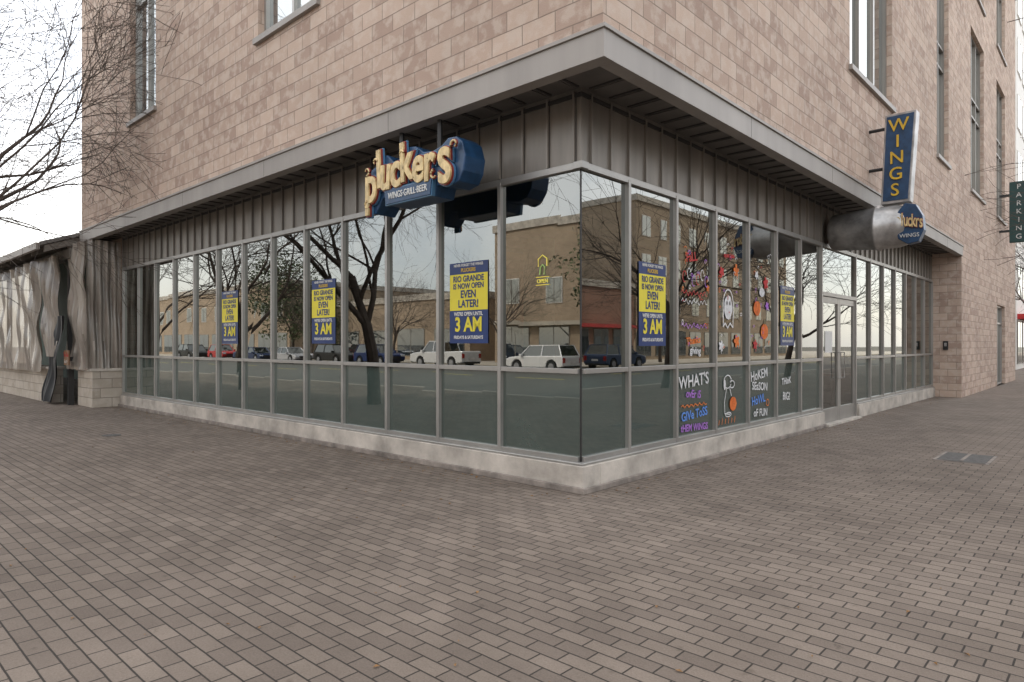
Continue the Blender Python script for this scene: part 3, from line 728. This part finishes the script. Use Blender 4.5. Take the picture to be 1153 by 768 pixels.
# ------------------------------------------------------------------ cars
def car(x, y, rz, col, kind='suv'):
    e = empty('parked_car', (x,y,-0.12), rz)
    mp = plain('car_paint', col, 0.25, 0.3, 0.03); t = MB()
    L = {'suv':4.6,'sedan':4.6,'pickup':5.6}[kind]; Hh = {'suv':0.98,'sedan':0.86,'pickup':1.05}[kind]
    wb = L*0.3; wr = 0.36
    pts = [(-L/2,0.35)]
    for cx in (-wb-0.05, wb):
        pts.append((cx-wr-0.06,0.28))
        for k_ in range(9):
            a = math.pi-math.pi*k_/8; pts.append((cx+(wr+0.06)*math.cos(a), 0.34+(wr+0.06)*math.sin(a)))
        pts.append((cx+wr+0.06,0.28))
    pts += [(L/2,0.35),(L/2+0.05,0.55),(L/2-0.03,Hh-0.22),(L/2-0.25,Hh-0.1),(L/2-1.15,Hh)]
    if kind == 'suv': pts += [(-L/2+0.1,Hh+0.02),(-L/2,Hh-0.1)]
    elif kind == 'pickup': pts += [(-L/2+0.05,Hh+0.08),(-L/2,Hh)]
    else: pts += [(-L/2+0.7,Hh+0.05),(-L/2+0.05,Hh),(-L/2,Hh-0.2)]
    t.prism([(p[0],-0.92,p[1]) for p in pts], (0,1.84,0), mp)
    t.build('body', e, bevel=0.05, fix=True)
    cab = {'suv':[(-L/2+0.12,Hh-0.03),(L/2-1.15,Hh-0.03),(L/2-1.85,1.62),(-L/2+0.45,1.66)],
           'sedan':[(-L/2+0.5,Hh-0.02),(L/2-1.2,Hh-0.03),(L/2-2.0,1.40),(-L/2+1.35,1.40)],
           'pickup':[(-0.75,Hh-0.03),(L/2-1.25,Hh-0.03),(L/2-1.95,1.80),(-0.55,1.82)]}[kind]
    def loft(c, y0, y1, mat, nm, bev):
        t = MB(); b0 = [(p[0],-y0 if i < 2 else -y1,p[1]) for i, p in enumerate(c)]; b1 = [(p[0],y0 if i < 2 else y1,p[1]) for i, p in enumerate(c)]
        t.v = b0+b1; t.f = [(0,1,2,3),(7,6,5,4),(0,4,5,1),(1,5,6,2),(2,6,7,3),(3,7,4,0)]; t.m = [t.mi(mat)]*6
        t.build(nm, e, bevel=bev, fix=True)
    loft(cab, 0.86, 0.68, M_carglass, 'windows', 0.03)
    zt = cab[2][1]
    t = MB(); t.box(cab[3][0]-0.03,cab[2][0]+0.06,-0.69,0.69,zt-0.03,zt+0.035,mp)
    for s_ in (-1,1):
        for (xa, za, xb, zb) in ((cab[1][0],cab[1][1],cab[2][0],zt),(cab[0][0],cab[0][1],cab[3][0],zt),((cab[0][0]+cab[1][0])/2-0.1,cab[0][1],(cab[0][0]+cab[1][0])/2-0.1,zt),):
            t.tube([(xa,s_*0.865,za),(xb,s_*0.69,zb)],[0.045,0.04],6,mp)
        t.box(cab[1][0]-0.3,cab[1][0]-0.1,s_*0.9,s_*1.08,Hh-0.02,Hh+0.13,mp)
    t.build('roof_and_pillars', e, bevel=0.01)
    t = MB()
    for cx in (-wb-0.05, wb):
        for s_ in (-1,1):
            t.tube([(cx,s_*0.72,0.34),(cx,s_*0.93,0.34)],[wr,wr],20,M_tire); t.tube([(cx,s_*0.9,0.34),(cx,s_*0.945,0.34)],[0.23,0.21],12,M_rim)
    t.build('wheels', e)
    t = MB()
    for s_ in (-1,1):
        t.box(L/2-0.12,L/2+0.03,s_*0.55,s_*0.88,Hh-0.33,Hh-0.17,M_lamp); t.box(-L/2-0.02,-L/2+0.1,s_*0.68,s_*0.9,Hh-0.4,Hh-0.1,M_tail)
    t.box(L/2,L/2+0.06,-0.5,0.5,0.45,0.65,M_black); t.box(-L/2-0.03,-L/2+0.02,-0.25,0.25,0.55,0.68,M_white); t.box(-L/2-0.06,L/2+0.07,-0.75,0.75,0.26,0.40,M_black)
    t.build('lights_and_bumpers', e)
car(-22.4,-26.0,R(180),(0.8,0.8,0.8),'suv'); car(-31.5,-26.2,R(180),(0.75,0.75,0.75),'pickup')
car(-39.5,-26.2,0,(0.01,0.03,0.12),'suv'); car(-46,-26.2,0,(0.02,0.02,0.02),'suv'); car(-53,-26,0,(0.5,0.5,0.52),'sedan')
car(-60,-26,0,(0.03,0.05,0.12),'sedan'); car(-67,-26,0,(0.5,0.03,0.03),'suv'); car(-75,-26,0,(0.02,0.02,0.02),'suv'); car(-12,-26.1,0,(0.5,0.5,0.5),'sedan')
car(21.6,3,R(90),(0.6,0.6,0.62),'sedan'); car(21.6,10,R(90),(0.02,0.02,0.03),'suv'); car(21.6,17.5,R(90),(0.75,0.75,0.75),'suv')
car(21.6,25,R(90),(0.45,0.03,0.03),'sedan'); car(21.6,33,R(90),(0.05,0.08,0.15),'suv')

t = MB(); rnd = random.Random(4)
for i in range(520):
    if i % 2: x, y = rnd.uniform(-14,0.2), -0.16-abs(rnd.gauss(0,0.25))
    elif i % 4 == 0: x, y = 0.16+abs(rnd.gauss(0,0.2)), rnd.uniform(-0.2,16)
    else: x, y = rnd.uniform(-14,4), rnd.uniform(-5,-0.4)
    if i % 5 and -0.1 < x < 0.1: continue
    a = rnd.uniform(0,6.28); s_ = rnd.uniform(0.008,0.022); z = 0.006
    c, q = math.cos(a)*s_, math.sin(a)*s_
    t.quad([(x-c,y-q,z),(x+q*0.5,y-c*0.5,z+rnd.uniform(0,0.01)),(x+c,y+q,z),(x-q*0.5,y+c*0.5,z+rnd.uniform(0,0.008))], M_leafd)
t.build('fallen_leaves')

# ------------------------------------------------------------------ light
AZ, EL = 117, 42
sd = Vector((math.cos(R(AZ))*math.cos(R(EL)), math.sin(R(AZ))*math.cos(R(EL)), math.sin(R(EL))))
w = bpy.data.worlds.new('World'); scene.world = w; w.use_nodes = True
nt = w.node_tree; bg = nt.nodes['Background']
sky = nt.nodes.new('ShaderNodeTexSky'); sky.sky_type = 'NISHITA'; sky.sun_disc = False
sky.sun_elevation = R(EL); sky.sun_rotation = R((90-AZ) % 360)
sky.dust_density = 3.0; sky.ozone_density = 0.6; sky.air_density = 1.0
tcw = nt.nodes.new('ShaderNodeTexCoord')
cn = noise(nt, tcw.outputs['Generated'], 2.2, 7, 0.6)
veil = ramp(nt, cn, 0.34, 0.56, (0.55,0.60,0.65), (1.0,0.955,0.89))
sc_ = nt.nodes.new('ShaderNodeVectorMath'); sc_.operation = 'SCALE'; sc_.inputs['Scale'].default_value = 12.5
nt.links.new(veil, sc_.inputs[0])
ad = nt.nodes.new('ShaderNodeVectorMath'); ad.operation = 'ADD'
nt.links.new(sky.outputs[0], ad.inputs[0]); nt.links.new(sc_.outputs[0], ad.inputs[1])
nt.links.new(ad.outputs[0], bg.inputs[0]); bg.inputs[1].default_value = 0.15
sl = bpy.data.lights.new('sun', 'SUN'); sl.energy = 4.0; sl.angle = R(0.5); sl.color = (1.0,0.93,0.82)
so_ = bpy.data.objects.new('sun', sl); scene.collection.objects.link(so_); so_.rotation_euler = (-sd).to_track_quat('-Z','Y').to_euler()
so_.location = (0,0,40)

# ------------------------------------------------------------------ camera
cd = bpy.data.cameras.new('camera'); cam = bpy.data.objects.new('camera', cd); scene.collection.objects.link(cam)
cd.sensor_width = 36; cd.lens = 36*746/1153; cd.shift_y = 4/1153; cd.clip_end = 2000; cd.clip_start = 0.05
cam.location = (4.076,-5.46,1.5); cam.rotation_euler = (R(90),0,math.atan2(0.6776,0.735))
scene.camera = cam
